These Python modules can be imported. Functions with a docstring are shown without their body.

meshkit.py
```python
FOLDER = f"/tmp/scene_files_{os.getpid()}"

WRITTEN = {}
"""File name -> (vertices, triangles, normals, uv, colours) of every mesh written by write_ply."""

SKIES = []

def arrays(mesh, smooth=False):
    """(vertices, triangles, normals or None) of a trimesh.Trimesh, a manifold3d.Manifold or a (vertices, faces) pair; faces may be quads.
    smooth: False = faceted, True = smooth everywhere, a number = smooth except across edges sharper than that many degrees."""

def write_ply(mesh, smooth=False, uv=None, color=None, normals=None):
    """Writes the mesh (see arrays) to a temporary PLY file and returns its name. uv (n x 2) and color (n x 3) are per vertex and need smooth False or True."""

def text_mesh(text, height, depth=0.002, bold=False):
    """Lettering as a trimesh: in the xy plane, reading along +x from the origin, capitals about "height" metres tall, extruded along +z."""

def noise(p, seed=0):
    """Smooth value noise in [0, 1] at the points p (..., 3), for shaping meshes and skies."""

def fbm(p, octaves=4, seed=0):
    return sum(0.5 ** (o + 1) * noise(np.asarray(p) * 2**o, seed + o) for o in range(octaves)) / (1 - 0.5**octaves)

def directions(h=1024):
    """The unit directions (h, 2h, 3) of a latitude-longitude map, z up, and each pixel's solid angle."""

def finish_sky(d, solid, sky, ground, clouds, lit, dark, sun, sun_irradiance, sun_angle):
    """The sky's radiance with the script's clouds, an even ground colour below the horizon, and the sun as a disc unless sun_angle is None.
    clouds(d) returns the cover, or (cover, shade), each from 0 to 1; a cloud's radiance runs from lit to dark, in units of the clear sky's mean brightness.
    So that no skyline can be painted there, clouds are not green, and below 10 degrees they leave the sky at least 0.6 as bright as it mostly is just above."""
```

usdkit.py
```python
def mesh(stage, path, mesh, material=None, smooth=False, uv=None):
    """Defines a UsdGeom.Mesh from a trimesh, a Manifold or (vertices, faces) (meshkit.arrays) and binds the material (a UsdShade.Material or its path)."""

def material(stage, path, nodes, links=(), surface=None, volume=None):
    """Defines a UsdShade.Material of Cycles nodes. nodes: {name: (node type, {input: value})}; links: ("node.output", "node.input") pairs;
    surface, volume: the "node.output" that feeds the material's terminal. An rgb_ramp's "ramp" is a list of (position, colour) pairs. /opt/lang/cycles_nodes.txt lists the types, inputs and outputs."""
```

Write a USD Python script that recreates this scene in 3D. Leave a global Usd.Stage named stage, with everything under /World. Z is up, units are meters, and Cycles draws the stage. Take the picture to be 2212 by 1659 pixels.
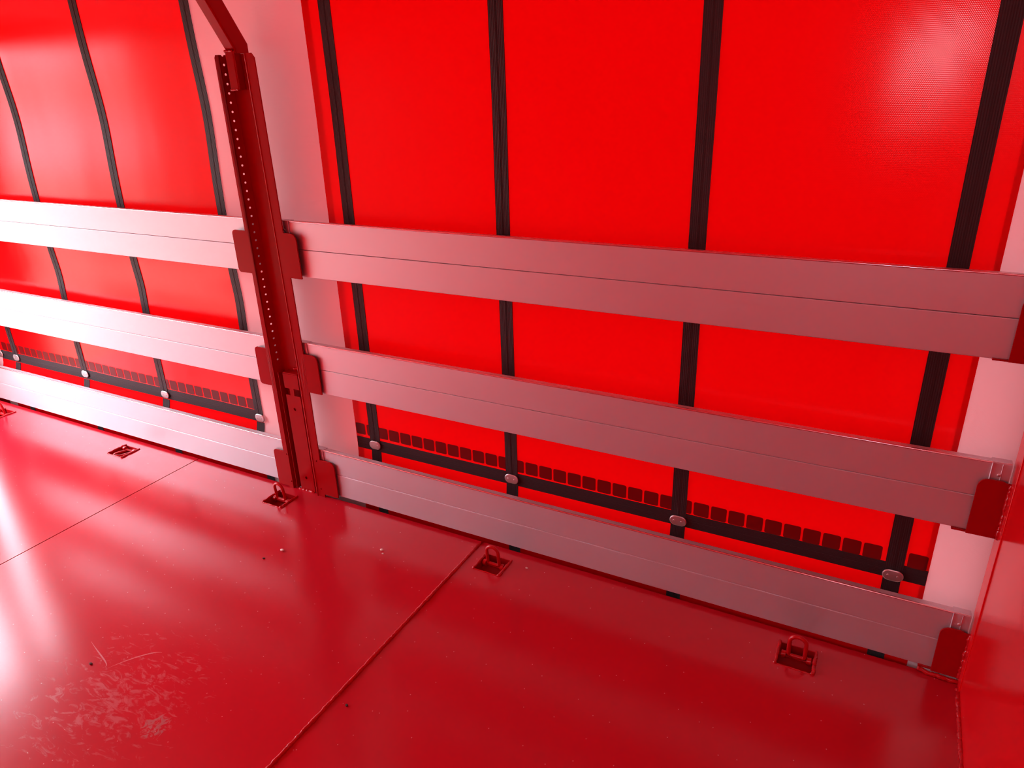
import math
import numpy as np
import trimesh
import manifold3d as m3
from shapely.geometry import Polygon, box as sbox, Point
from shapely.ops import unary_union
from pxr import Usd, UsdGeom, UsdLux, UsdShade, Gf, Sdf
import usdkit
import meshkit

# ------------------------------------------------------------------ stage, camera, sky, exposure
stage = Usd.Stage.CreateInMemory()
UsdGeom.SetStageUpAxis(stage, UsdGeom.Tokens.z)
UsdGeom.SetStageMetersPerUnit(stage, 1.0)
UsdGeom.Xform.Define(stage, '/World')
UsdGeom.Scope.Define(stage, '/World/Looks')
EYE = np.array([1.0432933, -1.8941243, 1.5661254])
RIGHT = np.array([0.88304377, 0.46824289, -0.03134160])
DOWN = np.array([0.15553276, -0.35501641, -0.92183127])
FWD = np.array([-0.44276772, 0.80914273, -0.38632214])
cam = UsdGeom.Camera.Define(stage, '/World/camera')
cm = np.eye(4)
cm[0, :3], cm[1, :3], cm[2, :3], cm[3, :3] = RIGHT, -DOWN, -FWD, EYE
cam.AddTransformOp().Set(Gf.Matrix4d(cm.tolist()))
cam.CreateHorizontalApertureAttr(36.0)
cam.CreateVerticalApertureAttr(27.0)
cam.CreateFocalLengthAttr(1544.56 / 2212 * 36.0)
cam.CreateClippingRangeAttr(Gf.Vec2f(0.02, 2000))
cam.CreateExposureAttr(0.0)

# bright overcast daylight (five times brighter overhead than at the horizon); it enters by the open
# rear end, left of the picture, and faintly through the tarpaulins
SKY_ZENITH = 21.0
sky_look = usdkit.material(stage, '/World/Looks/overcast_sky', {
    't': ('texture_coordinate', {}), 's': ('separate_xyz', {}),
    'up': ('map_range', {'from_min': 0.0, 'from_max': 1.0, 'to_min': 0.2, 'to_max': 1.0, 'clamp': True}),
    'c': ('mix_color', {'blend_type': 'mix', 'fac': 1.0, 'a': (0, 0, 0), 'b': (0.96, 0.96, 1.08)}),
    'k': ('math', {'math_type': 'multiply', 'value2': SKY_ZENITH}),
    'b': ('background_shader', {}),
}, [('t.generated', 's.vector'), ('s.z', 'up.value'), ('up.result', 'k.value1'), ('k.value', 'b.strength'), ('c.result', 'b.color')], surface='b.background')
sky = UsdLux.DomeLight.Define(stage, '/World/sky')
sky.CreateIntensityAttr(1.0)
UsdShade.MaterialBindingAPI.Apply(sky.GetPrim()).Bind(sky_look)
# the phone's own torch, just beside its lens
torch = UsdLux.SphereLight.Define(stage, '/World/camera_torch')
torch.CreateRadiusAttr(0.05)
torch.CreateIntensityAttr(72.0)
torch.CreateColorAttr(Gf.Vec3f(0.98, 0.95, 1.08))
torch.AddTranslateOp().Set(Gf.Vec3d(*(EYE - FWD * 0.09 + RIGHT * 0.01)))

# ------------------------------------------------------------------ names, labels, helpers
used = {}


def numbered(path):
    n = used.get(path, 0)
    used[path] = n + 1
    return path if n == 0 else f'{path}_{n:03d}'


def tag(prim, label=None, cat=None, group=None, kind=None):
    for k, v in (('label', label), ('category', cat), ('group', group), ('kind', kind)):
        if v:
            prim.SetCustomDataByKey(k, v)
    return prim


def thing(name, label=None, cat=None, loc=(0, 0, 0), group=None, kind=None, rotz=0.0):
    x = UsdGeom.Xform.Define(stage, numbered('/World/' + name))
    x.AddTranslateOp().Set(Gf.Vec3d(*loc))
    if rotz:
        x.AddRotateZOp().Set(rotz)
    return tag(x.GetPrim(), label, cat, group, kind)


def part(parent, name, mesh, mat, smooth=False, label=None, kind=None):
    path = numbered(f'{parent.GetPath()}/{name}')
    if isinstance(mesh, list):
        mesh = trimesh.util.concatenate(mesh)
    p = usdkit.mesh(stage, path, mesh, mat, smooth).GetPrim()
    return tag(p, label=label, kind=kind)


def copy_thing(src, loc, label, rotz=0.0):
    was = src.GetCustomData()
    base = str(src.GetPath())
    root = base[:-4] if base[-4:-3] == '_' and base[-3:].isdigit() else base
    x = UsdGeom.Xform.Define(stage, numbered(root))
    x.GetPrim().GetReferences().AddInternalReference(src.GetPath())
    x.ClearXformOpOrder()
    x.AddTranslateOp().Set(Gf.Vec3d(*loc))
    if rotz:
        x.AddRotateZOp().Set(rotz)
    x.GetPrim().SetInstanceable(True)
    return tag(x.GetPrim(), label, was['category'], was.get('group'))


def bx(x0, x1, y0, y1, z0, z1):
    b = trimesh.creation.box([x1 - x0, y1 - y0, z1 - z0])
    b.apply_translation([(x0 + x1) / 2, (y0 + y1) / 2, (z0 + z1) / 2])
    return b


def bevel_box(x0, x1, y0, y1, z0, z1, b):
    """A box with chamfered edges: hull of three shrunken boxes."""
    v = np.vstack([bx(x0 + b * i, x1 - b * i, y0 + b * j, y1 - b * j, z0 + b * k, z1 - b * k).vertices
                   for i, j, k in ((0, 1, 1), (1, 0, 1), (1, 1, 0))])
    return trimesh.convex.convex_hull(v)


def ext(poly, d):
    if poly.geom_type == 'MultiPolygon':
        return trimesh.util.concatenate([ext(g, d) for g in poly.geoms])
    return trimesh.creation.extrude_polygon(poly, d, engine='earcut')


def plate_xz(poly, y0, y1):
    """A polygon drawn in (x, z) made a plate from y0 to y1."""
    m = ext(poly, y1 - y0)
    v = np.array(m.vertices)
    m.vertices = np.c_[v[:, 0], y1 - v[:, 2], v[:, 1]]
    if m.volume < 0:
        m.invert()
    return m


def rounded(poly, r):
    return poly.buffer(-r).buffer(r, 8)


def sweep(points, rad, sides=12, closed=False):
    """A round rod along a polyline."""
    p = np.asarray(points, float)
    n = len(p)
    t = (np.roll(p, -1, 0) - np.roll(p, 1, 0)) if closed else np.gradient(p, axis=0)
    t /= np.linalg.norm(t, axis=1, keepdims=True)
    ref = np.array([0.0, 1.0, 0.0]) if np.abs(t[:, 1]).max() < 0.9 else np.array([1.0, 0, 0])
    a = np.cross(t, ref)
    a /= np.linalg.norm(a, axis=1, keepdims=True)
    b = np.cross(t, a)
    ang = np.arange(sides) * 2 * np.pi / sides
    r = np.broadcast_to(rad, (n,))[:, None, None]
    v = p[:, None] + r * (np.cos(ang)[None, :, None] * a[:, None] + np.sin(ang)[None, :, None] * b[:, None])
    f = []
    for i in range(n if closed else n - 1):
        k = (i + 1) % n
        for j in range(sides):
            l = (j + 1) % sides
            f += [[i * sides + j, k * sides + l, k * sides + j], [i * sides + j, i * sides + l, k * sides + l]]
    v = v.reshape(-1, 3)
    if not closed:
        v = np.vstack([v, p[0], p[-1]])
        for j in range(sides):
            l = (j + 1) % sides
            f += [[len(v) - 2, l, j], [len(v) - 1, (n - 1) * sides + j, (n - 1) * sides + l]]
    m = trimesh.Trimesh(v, f, process=False)
    if m.volume < 0:
        m.invert()
    return m


def weld(points, rad, seed):
    """A lumpy welding bead along a line."""
    p = np.asarray(points, float)
    L = np.linalg.norm(np.diff(p, axis=0), axis=1).sum()
    n = max(int(L / 0.004), 6)
    u = np.linspace(0, 1, n)
    s = np.r_[0, np.cumsum(np.linalg.norm(np.diff(p, axis=0), axis=1))] / L
    q = np.c_[[np.interp(u, s, p[:, k]) for k in range(3)]].T
    rng = np.random.default_rng(seed)
    q = q + rng.normal(0, rad * 0.12, q.shape)
    r = rad * (0.8 + 0.35 * meshkit.noise(np.c_[u * L / 0.009, 0 * u, 0 * u], seed)) * (0.9 + 0.2 * rng.random(n))
    return sweep(q, r, 8)


# ------------------------------------------------------------------ materials
L = '/World/Looks/'


def M(name, nodes, links, surface):
    return usdkit.material(stage, L + name, nodes, links, surface=surface)


def tarp(name, col, trans, tfac, rough, spec, weave=0.25, wrinkle=0.5):
    """Coated fabric: glossy diffuse front mixed with light let through from the far side; fine woven relief and slack wrinkles."""
    return M(name, {
        'g': ('geometry', {}),
        'm1': ('mapping', {'rotation': (0, math.radians(38), 0), 'scale': (1, 1, 1)}),
        'w1': ('wave_texture', {'scale': 105.0, 'wave_type': 'bands', 'bands_direction': 'x', 'distortion': 0.0}),
        'w2': ('wave_texture', {'scale': 80.0, 'wave_type': 'bands', 'bands_direction': 'z', 'distortion': 0.0}),
        'wm': ('math', {'math_type': 'add'}),
        'm2': ('mapping', {'scale': (5.0, 5.0, 1.3)}),
        'n': ('noise_texture', {'scale': 1.0, 'detail': 1.0, 'roughness': 0.5}),
        'b1': ('bump', {'strength': wrinkle, 'distance': 0.012}),
        'b2': ('bump', {'strength': weave, 'distance': 0.0006}),
        'p': ('principled_bsdf', {'base_color': col, 'roughness': rough, 'specular_ior_level': spec}),
        't': ('translucent_bsdf', {'color': trans}),
        'mix': ('mix_closure', {'fac': tfac}),
    }, [('g.position', 'm1.vector'), ('m1.vector', 'w1.vector'), ('g.position', 'w2.vector'), ('w1.fac', 'wm.value1'), ('w2.fac', 'wm.value2'),
        ('g.position', 'm2.vector'), ('m2.vector', 'n.vector'), ('n.fac', 'b1.height'), ('b1.normal', 'b2.normal'), ('wm.value', 'b2.height'),
        ('b2.normal', 'p.normal'), ('p.BSDF', 'mix.closure1'), ('t.BSDF', 'mix.closure2')], 'mix.closure')


def plain_tarp(name, col, trans, tfac, rough, spec):
    return M(name, {'p': ('principled_bsdf', {'base_color': col, 'roughness': rough, 'specular_ior_level': spec}),
                    't': ('translucent_bsdf', {'color': trans}), 'mix': ('mix_closure', {'fac': tfac})},
             [('p.BSDF', 'mix.closure1'), ('t.BSDF', 'mix.closure2')], 'mix.closure')


RED_TARP = tarp('red_tarpaulin', (0.80, 0.002, 0.004), (0.90, 0.001, 0.002), 0.0190, 0.165, 0.36, weave=0.06, wrinkle=0.15)
PALE_TARP = tarp('pale_tarpaulin', (0.80, 0.56, 0.56), (0.90, 0.30, 0.30), 0.016, 0.45, 0.3, weave=0.1, wrinkle=0.9)
PALE_TARP_BRIGHTENED = tarp('pale_tarpaulin_brightened', (0.80, 0.56, 0.56), (0.85, 0.36, 0.36), 0.024, 0.45, 0.3, weave=0.1, wrinkle=0.9)  # same pale tarp, letting more light through to brighten the right end
ROOF_TARP = plain_tarp('roof_tarpaulin', (0.75, 0.25, 0.25), (0.8, 0.2, 0.2), 0.028, 0.5, 0.3)

FAR_TARP = plain_tarp('red_tarpaulin_far_side', (0.80, 0.002, 0.004), (0.90, 0.001, 0.002), 0.019, 0.3, 0.36)
END_TARP = plain_tarp('unseen_end_flap_tarpaulin', (0.80, 0.7, 0.7), (0.85, 0.6, 0.6), 0.12, 0.5, 0.3)  # for the unseen flap, bright enough to give the pink floor reflection


def webbing(name, axis):
    return M(name, {
        'g': ('geometry', {}),
        'w': ('wave_texture', {'scale': 60.0, 'wave_type': 'bands', 'bands_direction': axis, 'distortion': 0.3}),
        'n': ('noise_texture', {'scale': 900.0, 'detail': 0.0}),
        'a': ('math', {'math_type': 'add'}),
        'b': ('bump', {'strength': 0.5, 'distance': 0.0008}),
        'p': ('principled_bsdf', {'base_color': (0.022, 0.014, 0.016), 'roughness': 0.5, 'specular_ior_level': 0.45}),
    }, [('g.position', 'w.vector'), ('g.position', 'n.vector'), ('w.fac', 'a.value1'), ('n.fac', 'a.value2'), ('a.value', 'b.height'),
        ('b.normal', 'p.normal')], 'p.BSDF')


WEB_V, WEB_H = webbing('black_webbing_upright', 'x'), webbing('black_webbing_level', 'z')
TAPE_SHADE = M('tape_shade_dark_red', {'p': ('principled_bsdf', {'base_color': (0.10, 0.001, 0.002), 'roughness': 0.35, 'specular_ior_level': 0.4}),
                           't': ('translucent_bsdf', {'color': (0.5, 0.0, 0.0)}), 'mix': ('mix_closure', {'fac': 0.25})},
         [('p.BSDF', 'mix.closure1'), ('t.BSDF', 'mix.closure2')], 'mix.closure')  # tape sits outside; the daylight it blocks is painted as dark red

ALU = M('brushed_aluminium', {
    'g': ('geometry', {}),
    'm': ('mapping', {'scale': (2.0, 120.0, 700.0)}),
    'n': ('noise_texture', {'scale': 1.0, 'detail': 2.0, 'roughness': 0.6}),
    'b': ('bump', {'strength': 0.12, 'distance': 0.0005}),
    'p': ('principled_bsdf', {'base_color': (0.68, 0.675, 0.705), 'metallic': 1.0, 'roughness': 0.555}),
}, [('g.position', 'm.vector'), ('m.vector', 'n.vector'), ('n.fac', 'b.height'), ('b.normal', 'p.normal')], 'p.BSDF')
POLISHED = M('polished_aluminium_edge', {'p': ('principled_bsdf', {'base_color': (0.82, 0.81, 0.83), 'metallic': 1.0, 'roughness': 0.22})}, [], 'p.BSDF')
STEEL = M('galvanised_steel', {'p': ('principled_bsdf', {'base_color': (0.62, 0.58, 0.57), 'metallic': 1.0, 'roughness': 0.42})}, [], 'p.BSDF')


def paint(name, col, rough, bump_s, bump_d, scale=2.2, spec=0.5):
    return M(name, {
        'g': ('geometry', {}),
        'n': ('noise_texture', {'scale': scale, 'detail': 1.0}),
        'b1': ('bump', {'strength': bump_s, 'distance': bump_d}),
        'p': ('principled_bsdf', {'base_color': col, 'roughness': rough, 'specular_ior_level': spec}),
    }, [('g.position', 'n.vector'), ('n.fac', 'b1.height'), ('b1.normal', 'p.normal')], 'p.BSDF')


RED = (0.47, 0.004, 0.008)
POST_PAINT = paint('red_post_paint', (0.35, 0.003, 0.006), 0.28, 0.1, 0.01, 6.0, spec=0.10)
RING_PAINT = paint('red_ring_paint', RED, 0.25, 0.1, 0.003, 60.0, spec=0.5)
WALL_PAINT = paint('red_headwall_paint', (0.72, 0.004, 0.008), 0.18, 0.18, 0.01, 2.5)
WELD_PAINT = paint('red_weld_paint', RED, 0.2, 0.3, 0.003, 160.0)

# the floor: gloss red paint, faint dents, dull scuffed patches, pale scratches and specks
FLOOR_PAINT = M('red_floor_paint', {
    'g': ('geometry', {}),
    'n': ('noise_texture', {'scale': 1.7, 'detail': 1.0}),
    'b1': ('bump', {'strength': 0.16, 'distance': 0.012}),
    # scuffs: flakes of a stretched voronoi where a broad mask allows
    'c1': ('vector_math', {'math_type': 'distance', 'vector2': (-0.70, -1.10, 0.0)}),
    'k1': ('map_range', {'from_min': 0.05, 'from_max': 0.55, 'to_min': 0.335, 'to_max': 0.0, 'clamp': True}),
    'ms': ('mapping', {'rotation': (0, 0, 0.5), 'scale': (17, 42, 1)}),
    'ns': ('noise_texture', {'scale': 1.0, 'detail': 3.0, 'roughness': 0.65, 'distortion': 1.4}),
    'th': ('math', {'math_type': 'add'}),
    'sc': ('map_range', {'from_min': 0.80, 'from_max': 0.92, 'to_min': 0.0, 'to_max': 0.22, 'clamp': True}),
    'col': ('mix_color', {'blend_type': 'mix', 'a': (0.45, 0.006, 0.016), 'b': (0.52, 0.17, 0.18)}),
    # one worn grey patch
    'c2': ('vector_math', {'math_type': 'distance', 'vector2': (-0.515, -1.113, 0.0)}),
    'k2': ('map_range', {'from_min': 0.025, 'from_max': 0.075, 'to_min': 0.42, 'to_max': 0.0, 'clamp': True}),
    'nb': ('noise_texture', {'scale': 38.0, 'detail': 4.0, 'distortion': 1.8}),
    't2': ('math', {'math_type': 'add'}),
    's2': ('map_range', {'from_min': 0.86, 'from_max': 0.96, 'to_min': 0.0, 'to_max': 0.55, 'clamp': True}),
    'col2': ('mix_color', {'blend_type': 'mix', 'b': (0.34, 0.20, 0.19)}),
    # pale dust specks, one in some cells
    'v': ('voronoi_texture', {'scale': 15.0, 'feature': 'f1', 'dimensions': '2D'}),
    'vc': ('separate_color', {}),
    'vd': ('map_range', {'from_min': 0.012, 'from_max': 0.026, 'to_min': 1.0, 'to_max': 0.0, 'clamp': True}),
    'vt': ('math', {'math_type': 'greater_than', 'value2': 0.62}),
    'vm': ('math', {'math_type': 'multiply'}),
    'col3': ('mix_color', {'blend_type': 'mix', 'b': (0.62, 0.30, 0.30)}),
    'ra': ('math', {'math_type': 'multiply_add', 'value2': 0.35, 'value3': 0.185}),
    'p': ('principled_bsdf', {'specular_ior_level': 0.7}),
}, [('g.position', 'n.vector'), ('n.fac', 'b1.height'), ('b1.normal', 'p.normal'),
    ('g.position', 'c1.vector1'), ('c1.value', 'k1.value'), ('g.position', 'ms.vector'), ('ms.vector', 'ns.vector'),
    ('k1.result', 'th.value1'), ('ns.fac', 'th.value2'), ('th.value', 'sc.value'), ('sc.result', 'col.fac'),
    ('g.position', 'c2.vector1'), ('c2.value', 'k2.value'), ('g.position', 'nb.vector'), ('k2.result', 't2.value1'), ('nb.fac', 't2.value2'), ('t2.value', 's2.value'),
    ('s2.result', 'col2.fac'), ('col.result', 'col2.a'), ('g.position', 'v.vector'), ('v.color', 'vc.color'), ('v.distance', 'vd.value'), ('vc.r', 'vt.value1'),
    ('vd.result', 'vm.value1'), ('vt.value', 'vm.value2'), ('vm.value', 'col3.fac'), ('col2.result', 'col3.a'), ('col3.result', 'p.base_color'),
    ('sc.result', 'ra.value1'), ('ra.value', 'p.roughness')], 'p.BSDF')
CHIP = M('pale_chip', {'p': ('principled_bsdf', {'base_color': (0.75, 0.68, 0.62), 'roughness': 0.7})}, [], 'p.BSDF')
DARK_CHIP = M('dark_grit', {'p': ('principled_bsdf', {'base_color': (0.06, 0.03, 0.02), 'roughness': 0.8})}, [], 'p.BSDF')
YARD = M('gravel_yard', {'g': ('geometry', {}), 'n': ('noise_texture', {'scale': 3.0, 'detail': 6.0}),
                         'c': ('rgb_ramp', {'ramp': [(0.3, (0.08, 0.06, 0.045)), (0.7, (0.15, 0.115, 0.08))]}),
                         'p': ('principled_bsdf', {'roughness': 0.9})},
         [('g.position', 'n.vector'), ('n.fac', 'c.fac'), ('c.color', 'p.base_color')], 'p.BSDF')
UNSEEN_YARD_WALL = M('unseen_wall_dark_brown', {'g': ('geometry', {}), 'n': ('noise_texture', {'scale': 2.0, 'detail': 5.0}),
                                    'c': ('rgb_ramp', {'ramp': [(0.3, (0.022, 0.014, 0.010)), (0.7, (0.05, 0.032, 0.024))]}),
                                    'p': ('principled_bsdf', {'roughness': 0.9, 'specular_ior_level': 0.2})},
              [('g.position', 'n.vector'), ('n.fac', 'c.fac'), ('c.color', 'p.base_color')], 'p.BSDF')  # for the unseen wall, dark enough to stop the curtain sheen

# ------------------------------------------------------------------ the body of the vehicle: floor, end wall, far sides, roof, yard
X0, X1, YB, ZT = -3.45, 1.384, -2.45, 2.35
RING_X = [0.975, -0.040, -1.058, -2.073, -3.11]
RING_W, RING_Y0, RING_Y1 = 0.049, -0.151, -0.055
SEAMS = [-0.142, -1.674]

ground = usdkit.mesh(stage, '/World/ground', bx(-60, 60, -60, 60, -1.3, -1.2), YARD).GetPrim()
tag(ground, kind='structure')
unseen_yard_wall = usdkit.mesh(stage, '/World/unseen_yard_wall', bx(-10.8, -10.5, -30, -6.0, -1.2, 4.5), UNSEEN_YARD_WALL).GetPrim()   # unseen dark wall, placed to end the sheen on the left curtain
tag(unseen_yard_wall, kind='structure')

floor = thing('floor', kind='structure')
edges = [X0, SEAMS[1], SEAMS[0], X1 + 0.02]
for i in range(3):
    a, b = edges[i] + (0.0024 if i else 0), edges[i + 1] - (0.0024 if i < 2 else 0)
    poly = sbox(a, YB, b, 0.0)
    for rx in RING_X:
        if a < rx < b:
            poly = poly.difference(sbox(rx - RING_W, RING_Y0, rx + RING_W, RING_Y1))
    m = ext(poly, 0.006)
    m.apply_translation([0, 0, -0.006])
    part(floor, 'floor_plate', m, FLOOR_PAINT)
part(floor, 'underfloor', bx(X0, X1, YB, 0.0, -0.075, -0.07), POST_PAINT)
part(floor, 'weld_seam', weld([(SEAMS[0] - 0.001, -0.003, 0.0012), (SEAMS[0], YB, 0.0012)], 0.0058, 3), WELD_PAINT, True)

SCRATCH = M('pale_scratch', {'p': ('principled_bsdf', {'base_color': (0.50, 0.10, 0.11), 'roughness': 0.4})}, [], 'p.BSDF')
for pts in ([(-0.9846, -0.9865), (-0.9082, -1.0084), (-0.857, -1.0234), (-0.845, -1.0361)], [(-0.8321, -1.0359), (-0.806, -0.985), (-0.7708, -0.9391), (-0.7391, -0.9194)]):
    q = np.array(pts)
    u = np.linspace(0, 1, 15)
    cx, cy = (np.polyval(np.polyfit(np.linspace(0, 1, 4), q[:, k], 3), u) for k in (0, 1))
    d = np.c_[np.gradient(cx), np.gradient(cy)]
    d /= np.linalg.norm(d, axis=1, keepdims=True)
    hw = 0.0022 * np.sin(np.pi * np.clip(u, 0.04, 0.96)) * (0.6 + 0.8 * u if len(used) % 2 else 1.2 - 0.6 * u)
    a = np.c_[cx - d[:, 1] * hw, cy + d[:, 0] * hw, 0 * u + 0.0003]
    b = np.c_[cx + d[:, 1] * hw, cy - d[:, 0] * hw, 0 * u + 0.0003]
    f = [t for i in range(14) for t in ((i, i + 16, i + 1), (i, i + 15, i + 16))]
    part(floor, 'scratch_mark', trimesh.Trimesh(np.vstack([a, b]), f, process=False), SCRATCH)

rail = thing('trim_2', kind='structure')          # unseen edge rails, placed to darken the foot of the curtain
part(rail, 'unseen_edge_rail', bx(X0, X1, 0.115, 0.15, -0.30, 0.13), POST_PAINT)
part(rail, 'unseen_edge_rail', bx(X0, X1, 0.0, 0.06, -0.30, -0.06), POST_PAINT)

wall_right = thing('wall_right', kind='structure')
part(wall_right, 'headwall_sheet', bevel_box(X1 + 0.003, X1 + 0.03, YB, -0.052, -0.02, ZT, 0.002), WALL_PAINT)
part(wall_right, 'corner_post', bevel_box(X1, X1 + 0.05, -0.0505, 0.020, -0.25, ZT, 0.0012), WALL_PAINT)
part(wall_right, 'unseen_corner_return', bx(X1 + 0.012, X1 + 0.05, 0.020, 0.140, -0.25, ZT), POST_PAINT)  # out of view, placed to close a light gap behind the corner
part(wall_right, 'weld_bead', weld([(X1 + 0.001, -0.03, 0.0), (X1 + 0.001, YB, 0.0)], 0.0075, 8), WELD_PAINT, True)
POCKET_Z = [(0.941, 1.097), (0.476, 0.637), (0.018, 0.174)]
for i, (z0, z1) in enumerate(POCKET_Z):
    poly = sbox(1.3155, z0, X1 + 0.001, z1)
    poly = unary_union([rounded(poly, 0.024), sbox(1.35, z0, X1 + 0.001, z1 - 0.004), sbox(1.3155, z0, 1.36, z0 + 0.03)])
    pk = part(wall_right, 'board_pocket', plate_xz(poly, -0.012, -0.007), POST_PAINT)
    part(pk, 'pocket_base', bx(1.284, X1, -0.0065, 0.032, z0 - 0.001, z0 + 0.0035), POST_PAINT)
    part(wall_right, 'weld_bead', weld([(X1, -0.0125, z0 + 0.002), (X1 + 0.001, -0.0125, z1 - 0.004)], 0.006, 20 + i), WELD_PAINT, True)
part(wall_right, 'weld_bead', weld([(1.285, -0.006, 0.010), (1.31, -0.010, 0.006), (1.383, -0.014, 0.006)], 0.006, 31), WELD_PAINT, True)

wall_front = thing('wall_front', kind='structure')   # the curtain side behind the photographer
part(wall_front, 'tarpaulin', bx(X0, X1, YB - 0.004, YB - 0.002, -0.2, ZT), FAR_TARP)
ceiling = thing('ceiling', kind='structure')
part(ceiling, 'roof_tarpaulin', bx(X0, X1 + 0.02, YB - 0.01, 0.12, ZT, ZT + 0.003), ROOF_TARP)

trim = thing('trim_1', kind='structure')             # frame of the open rear end, out of view; it shapes the reflections
part(trim, 'unseen_rear_post', bevel_box(X0, X0 + 0.08, -0.09, 0.075, -0.25, ZT, 0.004), POST_PAINT)
part(trim, 'unseen_rear_post', bevel_box(X0 - 0.10, X0 - 0.02, -0.29, -0.16, -0.25, ZT, 0.004), POST_PAINT)  # unseen pole, placed to part the bright reflections in the floor
part(trim, 'unseen_rear_post', bevel_box(X0, X0 + 0.08, YB, YB + 0.12, -0.25, ZT, 0.004), POST_PAINT)
part(trim, 'unseen_rear_crossbar', bevel_box(X0, X0 + 0.08, YB + 0.12, -0.09, 1.80, 1.95, 0.006), POST_PAINT)
part(trim, 'unseen_end_flap', bx(X0 + 0.02, X0 + 0.022, YB + 0.12, -0.09, 1.95, ZT), END_TARP)  # out of view, placed to brighten reflections above the crossbar

# ------------------------------------------------------------------ the side curtain
YC = 0.085


def ycurtain(x, z):
    left = 1 / (1 + np.exp((x + 1.2) / 0.05))
    b = (0.003 + 0.011 * left) * np.exp(-((z - 1.5) / 0.2) ** 2)
    b += 0.006 * left * np.exp(-((z - 0.78) / 0.09) ** 2)
    # the foot of the curtain turns in under its lower strap
    b -= (0.004 + 0.010 * left) * np.exp(-((z - 0.17) / 0.035) ** 2)
    w = meshkit.noise(np.stack([x * 3.1, z * 1.1, 0 * x], -1), 4) - 0.5
    return YC + b + 0.005 * w * (0.35 + 0.65 * left)


def ribbon(x0, x1, z0, z1, off, thick=0.0, nx=None, nz=None, tilt=0.0):
    """A strip of the curtain's surface, OFF nearer the room, as a closed sheet of the given thickness."""
    nx = nx or max(int(abs(x1 - x0) / 0.05), 1)
    nz = nz or max(int(abs(z1 - z0) / 0.0125), 1)
    x, z = np.meshgrid(np.linspace(x0, x1, nx + 1), np.linspace(z0, z1, nz + 1), indexing='ij')
    xs = x + tilt * (z - z0)
    y = ycurtain(xs, z) - off
    front = np.stack([xs, y, z], -1).reshape(-1, 3)
    i, j = np.meshgrid(np.arange(nx), np.arange(nz), indexing='ij')
    a, b = i * (nz + 1) + j, (i + 1) * (nz + 1) + j
    f = np.stack([np.stack([a, b, b + 1], -1), np.stack([a, b + 1, a + 1], -1)], 2).reshape(-1, 3)
    if not thick:
        return trimesh.Trimesh(front, f, process=False)
    back = front + [0, thick, 0]
    n = len(front)
    rim = [k * (nz + 1) for k in range(nx + 1)] + [nx * (nz + 1) + k for k in range(1, nz + 1)]
    rim += [k * (nz + 1) + nz for k in range(nx - 1, -1, -1)] + [k for k in range(nz - 1, 0, -1)]
    rim = np.array(rim)
    nxt = np.roll(rim, -1)
    side = np.vstack([np.c_[rim, rim + n, nxt], np.c_[nxt, rim + n, nxt + n]])
    return trimesh.Trimesh(np.vstack([front, back]), np.vstack([f, f[:, ::-1] + n, side]), process=False)


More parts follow.
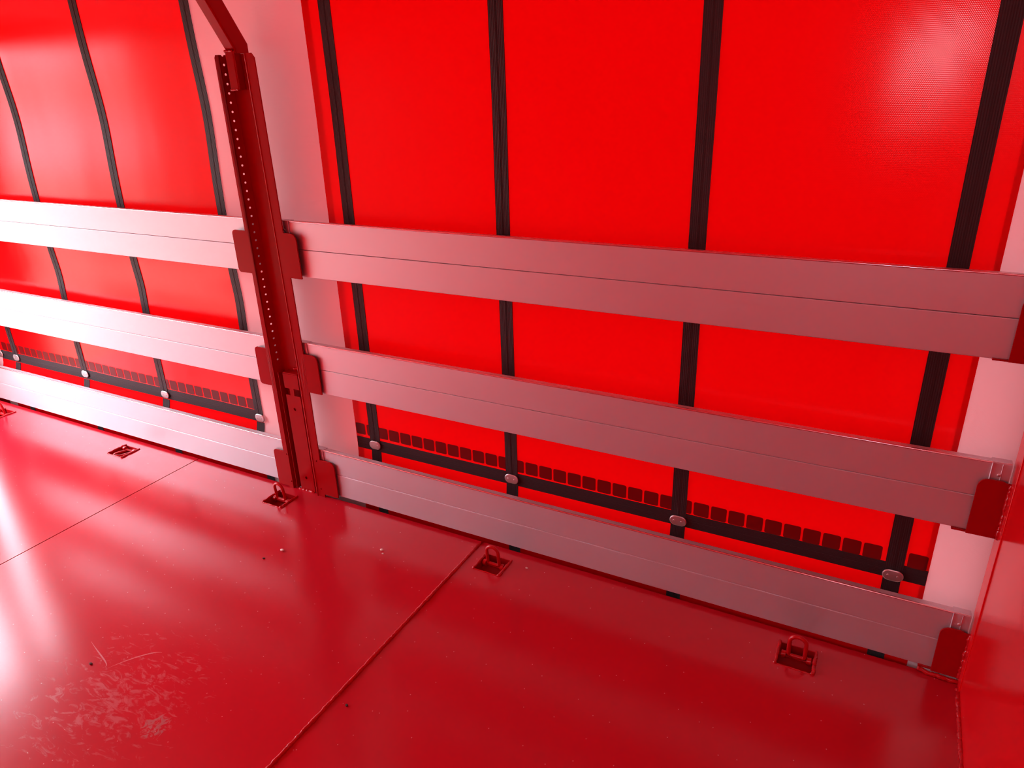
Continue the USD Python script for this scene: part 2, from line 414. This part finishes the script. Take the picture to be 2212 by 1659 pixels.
curtain = thing('side_curtain', 'red tarpaulin side curtain with pale bands and black webbing straps, hung behind the boards', 'curtain')
ZB, ZC = -0.22, ZT
part(curtain, 'pale_band', ribbon(-1.300, -0.735, ZB, ZC, 0.0), PALE_TARP, True, 'pale band of the curtain behind the post')
part(curtain, 'pale_band', ribbon(1.255, 1.415, ZB, ZC, 0.0, nx=8), PALE_TARP_BRIGHTENED, True, 'pale band of the curtain at its right end')
part(curtain, 'pale_band', ribbon(-3.50, -3.300, ZB, ZC, 0.0), PALE_TARP, True, 'pale band of the curtain at its left end')
part(curtain, 'red_panel', ribbon(-3.315, -1.292, ZB, ZC, 0.0008), RED_TARP, True)
part(curtain, 'red_panel', ribbon(-0.765, 1.269, ZB, ZC, 0.0008), RED_TARP, True)
V = [(-3.189, -3.142), (-2.574, -2.527), (-1.956, -1.908), (-1.332, -1.286), (-0.694, -0.646), (-0.0755, -0.0275), (0.5355, 0.5835), (1.160, 1.2072)]
for x0, x1 in V:
    part(curtain, 'webbing_strap', [ribbon(x0, x1, 0.243, ZC, 0.0035, 0.0022, nx=1), ribbon((x0 + x1) / 2 - 0.0022, (x0 + x1) / 2 - 0.0006, 0.262, ZC, 0.0041, 0.001, nx=1),
                                    ribbon((x0 + x1) / 2 + 0.0009, (x0 + x1) / 2 + 0.0022, 0.262, ZC, 0.0041, 0.001, nx=1)], WEB_V)
    part(curtain, 'strap_tail', ribbon(x0 + 0.001, x1, ZB, 0.226, 0.0028, 0.0018, nx=1), WEB_V)
for x0, x1, zt, zb in ((-3.309, -1.290, 0.2805, 0.229), (-0.762, 1.268, 0.2735, 0.2235)):
    part(curtain, 'level_strap', [ribbon(x0, x1, zb, zt, 0.0022, 0.0016, nz=2), ribbon(x0, x1, (zb + zt) / 2 - 0.001, (zb + zt) / 2 + 0.001, 0.0027, 0.001, nz=1)], WEB_H)
for i, (x0, x1) in enumerate([(-3.342, -3.295)] + V):
    cx, cz = (x0 + x1) / 2 + (0.006 if i < 5 and i else 0.001), [0.256, 0.256, 0.257, 0.251, 0.2495, 0.252, 0.2495, 0.244, 0.236][i]
    y = float(ycurtain(np.array(cx), np.array(cz)))
    hw, hh = 0.0275, 0.0180
    st = sbox(cx - hw + hh, cz - hh, cx + hw - hh, cz + hh).union(Point(cx - hw + hh, cz).buffer(hh, 10)).union(Point(cx + hw - hh, cz).buffer(hh, 10))
    big, small = plate_xz(st, y - 0.0082, y - 0.0060), plate_xz(st.buffer(-0.0025), y - 0.0098, y - 0.0082)
    m = trimesh.util.concatenate([trimesh.convex.convex_hull(np.vstack([big.vertices, small.vertices]))])
    bk = part(curtain, 'strap_clasp', m, STEEL, 30)
    for s in (-1, 1):
        rv = trimesh.creation.icosphere(1, 0.0035)
        rv.apply_scale([1, 0.4, 1])
        rv.apply_translation([cx + s * 0.0125, y - 0.0098, cz])
        part(bk, 'rivet', rv, STEEL, True)


def tape(x, zt, w=0.0485, h=0.0485):
    """A rounded square following the curtain, dark where tape outside blocks the daylight."""
    r, n = 0.006, 6
    us = np.r_[0, r * 0.3, r, w / 2, w - r, w - r * 0.3, w]
    vs = np.r_[0, r * 0.3, r, h / 2, h - r, h - r * 0.3, h]
    u, v = np.meshgrid(us, vs, indexing='ij')
    cx, cz = np.clip(u, r, w - r), np.clip(v, r, h - r)
    du, dv = u - cx, v - cz
    k = np.maximum(np.abs(du), np.abs(dv)) / np.maximum(np.hypot(du, dv), 1e-9)
    u, v = cx + du * np.where((du != 0) & (dv != 0), k, 1), cz + dv * np.where((du != 0) & (dv != 0), k, 1)
    px, pz = x + u, zt - h + v
    p = np.stack([px, ycurtain(px, pz) - 0.0022, pz], -1).reshape(-1, 3)
    i, j = np.meshgrid(np.arange(n), np.arange(n), indexing='ij')
    a, b = i * (n + 1) + j, (i + 1) * (n + 1) + j
    f = np.stack([np.stack([a, b, b + 1], -1), np.stack([a, b + 1, a + 1], -1)], 2).reshape(-1, 3)
    return trimesh.Trimesh(p, f, process=False)


pitch = 0.0547
for x in [-0.7525 + 0 * pitch - 0.009] + [-0.7064 + k * pitch for k in range(0, 34)] + [1.2135]:
    if x > 1.105 and x < 1.2:
        continue
    w = 0.0485
    if x < -0.75:
        x, w = -0.7615, 0.0465
    zt = 0.3345 - 0.0145 * max(0, (x + 0.7) / 1.9)
    part(curtain, 'tape_shade_patch', tape(x, zt, w), TAPE_SHADE)
for k in range(35):
    x = -1.373 - k * 0.0562
    part(curtain, 'tape_shade_patch', tape(x, 0.3325), TAPE_SHADE)

# ------------------------------------------------------------------ the aluminium side boards
BZ = [(0.9413, 1.1413), (0.4790, 0.6800), (0.0190, 0.2175)]


def board(x0, x1, name_label, z, caps, group):
    """Two joined hollow planks and an end cap on each end; the thing stands at its lower left front corner."""
    t = thing('sideboard', name_label, 'side board', (x0, 0, z), group)
    n, h = x1 - x0, 0.2
    for za, zb in ((0.1012, h), (0.0, 0.1004)):
        prof = sbox(0.0, za, 0.025, zb).buffer(-0.0022).buffer(0.0022, 4)
        if za > 0.05:
            bead = sweep([(x, 0.0014, zb - 0.0004) for x in np.linspace(0.0, n, 4)], 0.0030, 14)
            part(t, 'edge_bead', bead, POLISHED, True, 'bright rounded top edge')
        m = ext(prof, n)
        v = np.array(m.vertices)
        m.vertices = np.c_[v[:, 2], v[:, 0], v[:, 1]]
        if m.volume < 0:
            m.invert()
        part(t, 'plank', m, ALU, 25)
    for side, w in caps:
        a, b = (0.0 - 0.002, w) if side == 'l' else (n - w, n + 0.001)
        ring = sbox(-0.0022, -0.001, 0.0272, h + 0.0018).buffer(-0.002).buffer(0.002, 4)
        m = ext(ring, b - a)
        v = np.array(m.vertices)
        m.vertices = np.c_[v[:, 2] + a, v[:, 0], v[:, 1]]
        if m.volume < 0:
            m.invert()
        xm = a + (b - a) * (0.5 if side == 'r' else 0.5)
        edge = b if side == 'l' else a
        s = -1 if side == 'l' else 1
        ridge = [bevel_box(xm - 0.001 + 0.002 * s, xm + 0.001 + 0.002 * s, -0.0034, 0.0, 0.0, h - 0.001, 0.0006),
                 bevel_box(min(edge, edge + s * 0.003), max(edge, edge + s * 0.003), -0.0040, 0.0, 0.0, h + 0.001, 0.0010)]
        c = part(t, 'end_cap', [m] + ridge, ALU, 25)
        rv = trimesh.creation.uv_sphere(0.0042, count=[10, 14])
        rv.apply_scale([1, 0.55, 1])
        rv.apply_translation([xm - 0.002 * s, -0.0026, h - 0.031])
        part(c, 'rivet', rv, STEEL, True)
    return t


G = 'aluminium side boards between the posts'
XR0, XR1, XL0, XL1 = -0.928, 1.377, -3.36, -1.078
b0 = board(XR0, XR1, 'pinkish aluminium side board, topmost of the three right of the post', BZ[0][0], [('l', 0.050), ('r', 0.041)], G)
copy_thing(b0, (XR0, 0, BZ[1][0]), 'pinkish aluminium side board, middle of the three right of the post')
copy_thing(b0, (XR0, 0, BZ[2][0]), 'pinkish aluminium side board just above the floor, right of the post')
b3 = board(XL0, XL1, 'bright white aluminium side board, topmost of the three left of the post', BZ[0][0], [('r', 0.026)], G)
copy_thing(b3, (XL0, 0, BZ[1][0]), 'bright white aluminium side board, middle of the three left of the post')
copy_thing(b3, (XL0, 0, BZ[2][0]), 'bright white aluminium side board just above the floor, left of the post')

# ------------------------------------------------------------------ the post with its pocket plates
ZP = 1.688


def lean(m):
    """The post leans a little into the room towards its top and grows shallower."""
    v = np.array(m.vertices)
    t = np.clip((v[:, 2] - 0.55) / 1.14, 0, 1)
    d = np.clip((v[:, 1] + 0.012) / 0.079, 0, 1.2)
    v[:, 1] += t * (-0.017 - 0.002 * d)
    v[:, 0] += np.where(v[:, 0] < -1.0725, 0.018 * t, 0)
    m.vertices = v
    return m


def sub_z(m, step=0.12):
    """Cuts a tall mesh into short pieces along z so that it can lean smoothly."""
    return trimesh.Trimesh(*trimesh.remesh.subdivide_to_size(m.vertices, m.faces, 0.25, max_iter=12)[:2], process=False)


post = thing('steel_post', 'dark red steel channel post with pocket plates, between the left and right boards', 'post')
F0, F1 = -0.011, -0.006
left = [sbox(-1.094, 0.0, -1.070, ZP)]
for z0, z1, xl in ((0.938, 1.099, -1.1625), (0.474, 0.6345, -1.155), (0.006, 0.174, -1.152)):
    tab = sbox(xl, z0, -1.08, z1)
    left.append(unary_union([rounded(tab, 0.015), sbox(xl + 0.02, z0, -1.08, z1)]) if z0 > 0.1 else unary_union([rounded(tab, 0.015), sbox(xl, z0, -1.08, z0 + 0.04), sbox(xl + 0.02, z0, -1.08, z1)]))
pl = unary_union(left).buffer(-0.0001)
pl = pl.difference(Point(-1.0725 - 0.004, 0.1635).buffer(0.0035, 6)).difference(Point(-1.0716 - 0.004, 0.0323).buffer(0.0035, 6))
pl = pl.difference(sbox(-1.11, ZP - 0.012, -1.082, ZP + 0.01).difference(Point(-1.082, ZP - 0.012).buffer(0.012, 8)))
right = [sbox(-0.934, 0.0, -0.894, ZP)]
for z0, z1, xr in ((0.937, 1.102, -0.8375), (0.478, 0.638, -0.8285), (0.014, 0.177, -0.8215)):
    tab = sbox(-0.91, z0, xr, z1)
    right.append(unary_union([rounded(tab, 0.026), sbox(-0.91, z0, xr - 0.03, z1), sbox(-0.91, z0, xr, z0 + 0.04)]))
pr = unary_union(right).buffer(-0.0001).difference(Point(-0.9115, 0.1687).buffer(0.0035, 6)).difference(Point(-0.9095, 0.0372).buffer(0.0035, 6))
pr = pr.difference(Polygon([(-0.906, ZP), (-0.89, ZP - 0.02), (-0.88, ZP + 0.01)]))
part(post, 'flange_plate', lean(sub_z(plate_xz(pl, F0, F1))), POST_PAINT)
part(post, 'flange_plate', lean(sub_z(plate_xz(pr, F0, F1))), POST_PAINT)
highlight_rod = sweep([(-0.9335, F0 - 0.0003, z) for z in np.linspace(0.0, ZP - 0.002, 40)], 0.0026, 8)  # rod added along the flange edge to catch an edge highlight
part(post, 'flange_highlight_rod', lean(highlight_rod), WELD_PAINT, True)
# hat-shaped channel: slanting perforated left wall, with the row of small holes the daylight shows through, back and right wall
DEP = 0.044
wl = sbox(0.0, 0.0, DEP, ZP)
for k in range(38):
    zc = 1.6872 - k * 0.02985
    if zc > 0.57:
        wl = wl.difference(Point(0.0235, zc).buffer(0.0040, 5))
m = ext(wl, 0.003)
v = np.array(m.vertices)
nx, ny = 0.38, 0.925
m.vertices = np.c_[-1.0715 + v[:, 0] * nx - v[:, 2] * ny, F1 - 0.002 + v[:, 0] * ny + v[:, 2] * nx, v[:, 1]]
if m.volume < 0:
    m.invert()
part(post, 'perforated_side', lean(sub_z(m)), POST_PAINT, False, 'perforated inner side of the post with a row of small holes')
xb0, xb1, yb = -1.0715 + DEP * nx, -0.934 - DEP * nx, F1 - 0.002 + DEP * ny
cs = ext(Polygon([(-0.934, F1), (-0.937, F1), (xb1 - 0.003, yb), (xb1, yb)]), ZP)
if cs.volume < 0:
    cs.invert()
part(post, 'channel_side', lean(sub_z(cs)), POST_PAINT)
part(post, 'channel_back', lean(sub_z(bx(xb0 - 0.003, xb1, yb - 0.0005, yb + 0.003, 0.0, ZP))), POST_PAINT)
# the lock insert in the foot of the channel
ins = sbox(-1.035, 0.0, -0.9575, 0.533)
for q in (sbox(-1.04, 0.4405, -1.0105, 0.4705), sbox(-0.988, 0.4415, -0.95, 0.472), Point(-0.9985, 0.3805).buffer(0.0065, 8), Point(-0.9972, 0.0630).buffer(0.0065, 8)):
    ins = ins.difference(q)
lock = part(post, 'lock_insert', plate_xz(ins, 0.0, 0.004), POST_PAINT)
part(post, 'lock_insert_cap', bevel_box(-1.035, -0.9575, 0.0, 0.033, 0.5331, 0.5381, 0.0015), POST_PAINT)
part(post, 'lock_insert_lip', bevel_box(-1.0575, -1.0535, -0.004, 0.025, 0.0, 0.536, 0.001), POST_PAINT)
part(post, 'lock_insert_lip', bevel_box(-0.9495, -0.9455, -0.004, 0.025, 0.0, 0.536, 0.001), POST_PAINT)
part(post, 'weld_bead', weld([(-1.045, -0.002, 0.001), (-0.96, -0.002, 0.001)], 0.005, 41), WELD_PAINT, True)
part(post, 'weld_bead', weld([(-1.00, 0.030, 0.548), (-0.965, 0.032, 0.548)], 0.005, 42), WELD_PAINT, True)

# ------------------------------------------------------------------ the roof bow: a square tube set in the top of the post, cranked into the room
bow = thing('roof_bow', 'dark red square roof bow tube rising from the post and leaning inward', 'roof bow')
XA0, XA1 = -1.040, -0.996
sl = np.array([-0.523, 0.852])
path = [(0.020, 1.690), (0.020, 1.712)]
e = np.array([0.020, 1.712]) + sl * 0.62
path += [tuple(e)]
c0 = e + np.array([0.852, 0.523]) * -0.25
for k in range(1, 9):
    a = math.atan2(0.523, 0.852) + (math.pi / 2 - math.atan2(0.523, 0.852)) * k / 8
    path.append((c0[0] + 0.25 * math.cos(a), c0[1] + 0.25 * math.sin(a)))
path.append((-1.225, path[-1][1]))
path = np.array(path)


def square_tube(path, x0, x1, w, r=0.007):
    t = np.gradient(path, axis=0)
    d = np.diff(path, axis=0)
    d /= np.linalg.norm(d, axis=1, keepdims=True)
    sec = rounded(sbox(x0, -w / 2, x1, w / 2), r)
    sec = np.array(sec.exterior.coords)[:-1]
    rings = []
    for i, p in enumerate(path):
        d0, d1 = d[max(i - 1, 0)], d[min(i, len(d) - 1)]
        n0, n1 = np.array([-d0[1], d0[0]]), np.array([-d1[1], d1[0]])
        n = n0 + n1
        n /= np.dot(n, n) / 2 if i not in (0, len(path) - 1) else np.linalg.norm(n)
        rings.append(np.c_[sec[:, 0], p[0] - n[0] * -sec[:, 1], p[1] - n[1] * -sec[:, 1]])
    k = len(sec)
    v = np.vstack(rings)
    f = []
    for i in range(len(path) - 1):
        for j in range(k):
            l = (j + 1) % k
            f += [[i * k + j, i * k + l, (i + 1) * k + l], [i * k + j, (i + 1) * k + l, (i + 1) * k + j]]
    for base, rev in ((0, False), ((len(path) - 1) * k, True)):
        c = len(v)
        v = np.vstack([v, v[base:base + k].mean(0)])
        for j in range(k):
            l = (j + 1) % k
            f.append([c, base + l, base + j] if not rev else [c, base + j, base + l])
    m = trimesh.Trimesh(v, f, process=False)
    if m.volume < 0:
        m.invert()
    return m


part(bow, 'socket', square_tube(np.array([(0.0015, 1.578), (0.0015, 1.698)]), XA0, XA1, 0.034), POST_PAINT, 30)
part(bow, 'bow_tube', square_tube(path, XA0 - 0.001, XA1 + 0.004, 0.062), POST_PAINT, 30)
part(bow, 'weld_bead', weld([(XA0 + 0.003, -0.0150, 1.698), (XA1 - 0.004, -0.0150, 1.698)], 0.004, 51), WELD_PAINT, True)
part(bow, 'weld_bead', weld([(XA0 + 0.003, -0.0145, 1.578), (XA1 - 0.004, -0.0145, 1.578)], 0.004, 52), WELD_PAINT, True)

# ------------------------------------------------------------------ lashing rings let into the floor
HINGE_Y = -0.095


def d_ring(up):
    """Closed D link in its own plane: u along x, v away from the hinge."""
    pts = []
    w, h, r = 0.0225, 0.078, 0.006
    for a in np.linspace(-math.pi / 2, 0, 5):
        pts.append((w - r + r * math.cos(a) if False else w - 0.008 + 0.008 * math.cos(a), 0.008 + 0.008 * math.sin(a)))
    for a in np.linspace(0, math.pi, 17):
        pts.append((w * math.cos(a), h - w + w * math.sin(a)))
    for a in np.linspace(math.pi, 1.5 * math.pi, 5):
        pts.append((-w + 0.008 + 0.008 * math.cos(a), 0.008 + 0.008 * math.sin(a)))
    p = np.array(pts)
    # even out the straight runs
    out = []
    for a, b in zip(p, np.roll(p, -1, 0)):
        n = max(int(np.linalg.norm(b - a) / 0.006), 1)
        out += [a + (b - a) * k / n for k in range(n)]
    p = np.array(out)
    d = np.array([0, -0.10, 0.995]) if up else np.array([0, -0.98, 0.17])
    q = np.c_[p[:, 0], p[:, 1] * d[1], p[:, 1] * d[2]]
    return sweep(q, 0.0060, 12, True)


def lashing(x, label, up):
    t = thing('lashing_ring', label, 'lashing ring', (x, HINGE_Y, 0.0), 'lashing rings let into the floor')
    w, y0, y1, dp = RING_W, RING_Y0 - HINGE_Y, RING_Y1 - HINGE_Y, 0.032
    k = 0.003
    tray = [bx(-w + 0.0004, -w + k, y0 + 0.0004, y1 - 0.0004, -dp, 0.0), bx(w - k, w - 0.0004, y0 + 0.0004, y1 - 0.0004, -dp, 0.0),
            bx(-w + k, w - k, y0 + 0.0004, y0 + k, -dp, 0.0), bx(-w + k, w - k, y1 - k, y1 - 0.0004, -dp, 0.0), bx(-w + k, w - k, y0 + k, y1 - k, -dp, -dp + k)]
    part(t, 'tray', tray, POST_PAINT)
    for s in (-1, 1):
        bar = weld([(s * (w + 0.002), y0 - 0.002, 0.0015), (s * (w + 0.002), y1 + 0.002, 0.0015)], 0.0050, 60 + s)
        part(t, 'tray_rim', bar, WELD_PAINT, True)
    part(t, 'weld_bead', weld([(-w, y0 - 0.001, 0.0), (w, y0 - 0.001, 0.0)], 0.0022, 64), WELD_PAINT, True)
    hy = 0.0 if up else 0.022
    pin = [sweep([(-w + k, hy, -0.010), (w - k, hy, -0.010)], 0.0055, 10)]
    part(t, 'hinge_pin', pin, POST_PAINT, 30)
    for s in (-1, 1):
        lug = trimesh.creation.cylinder(0.011, 0.012, sections=18)
        lug.apply_transform(trimesh.transformations.rotation_matrix(math.pi / 2, [0, 1, 0]))
        lug.apply_translation([s * (w - 0.014), hy, -0.007])
        part(t, 'lug', lug, RING_PAINT, 30)
    r = d_ring(up)
    r.apply_translation([0, hy, -0.004 if up else -0.014])
    part(t, 'ring', r, RING_PAINT, True)
    return t


r0 = lashing(RING_X[0], 'upright red lashing ring in the floor, nearest the right end wall', True)
copy_thing(r0, (RING_X[1], HINGE_Y, 0), 'upright red lashing ring just right of the floor weld seam')
copy_thing(r0, (RING_X[2], HINGE_Y, 0), 'upright red lashing ring in the floor at the foot of the post')
copy_thing(r0, (RING_X[4], HINGE_Y, 0), 'upright red lashing ring in the floor at the far left end')
lashing(RING_X[3], 'red lashing ring folded flat in its tray, below the bottom left board', False)

# ------------------------------------------------------------------ crumbs lying on the floor
rng = np.random.default_rng(7)


def chip(x, y, s, label, mat, name='stone_chip', cat='stone chip', seed=0):
    m = trimesh.creation.icosphere(2, s)
    v = np.array(m.vertices)
    v *= (0.75 + 0.5 * meshkit.noise(v / s * 1.3 + seed, seed))[:, None] * [1.25, 0.9, 0.65]
    v[:, 2] -= v[:, 2].min()
    m.vertices = v
    t = thing(name, label, cat, (x, y, 0.0))
    part(t, 'chip', m, mat, True)


chip(-0.784, -0.369, 0.0062, 'white stone chip lying alone on the floor before the post', CHIP, seed=1)
chip(-0.4493, -0.2066, 0.0056, 'larger white stone chip of the pair on the floor left of the weld seam', CHIP, seed=2)
chip(-0.4322, -0.2233, 0.0034, 'small white stone chip of the pair on the floor left of the weld seam', CHIP, seed=3)
chip(0.0799, -0.0712, 0.0038, 'pale stone chip beside the lashing ring right of the weld seam', CHIP, seed=4)
chip(-0.8108, -0.4345, 0.0042, 'dark crumb on the floor beside the lone white chip', DARK_CHIP, 'dirt_crumb', 'crumb', seed=5)
chip(-0.8927, -1.0471, 0.0042, 'dark crumb on the floor near the pale scratches', DARK_CHIP, 'dirt_crumb', 'crumb', seed=6)
chip(-0.0942, -0.8271, 0.0040, 'dark crumb on the floor against the weld seam', DARK_CHIP, 'dirt_crumb', 'crumb', seed=7)
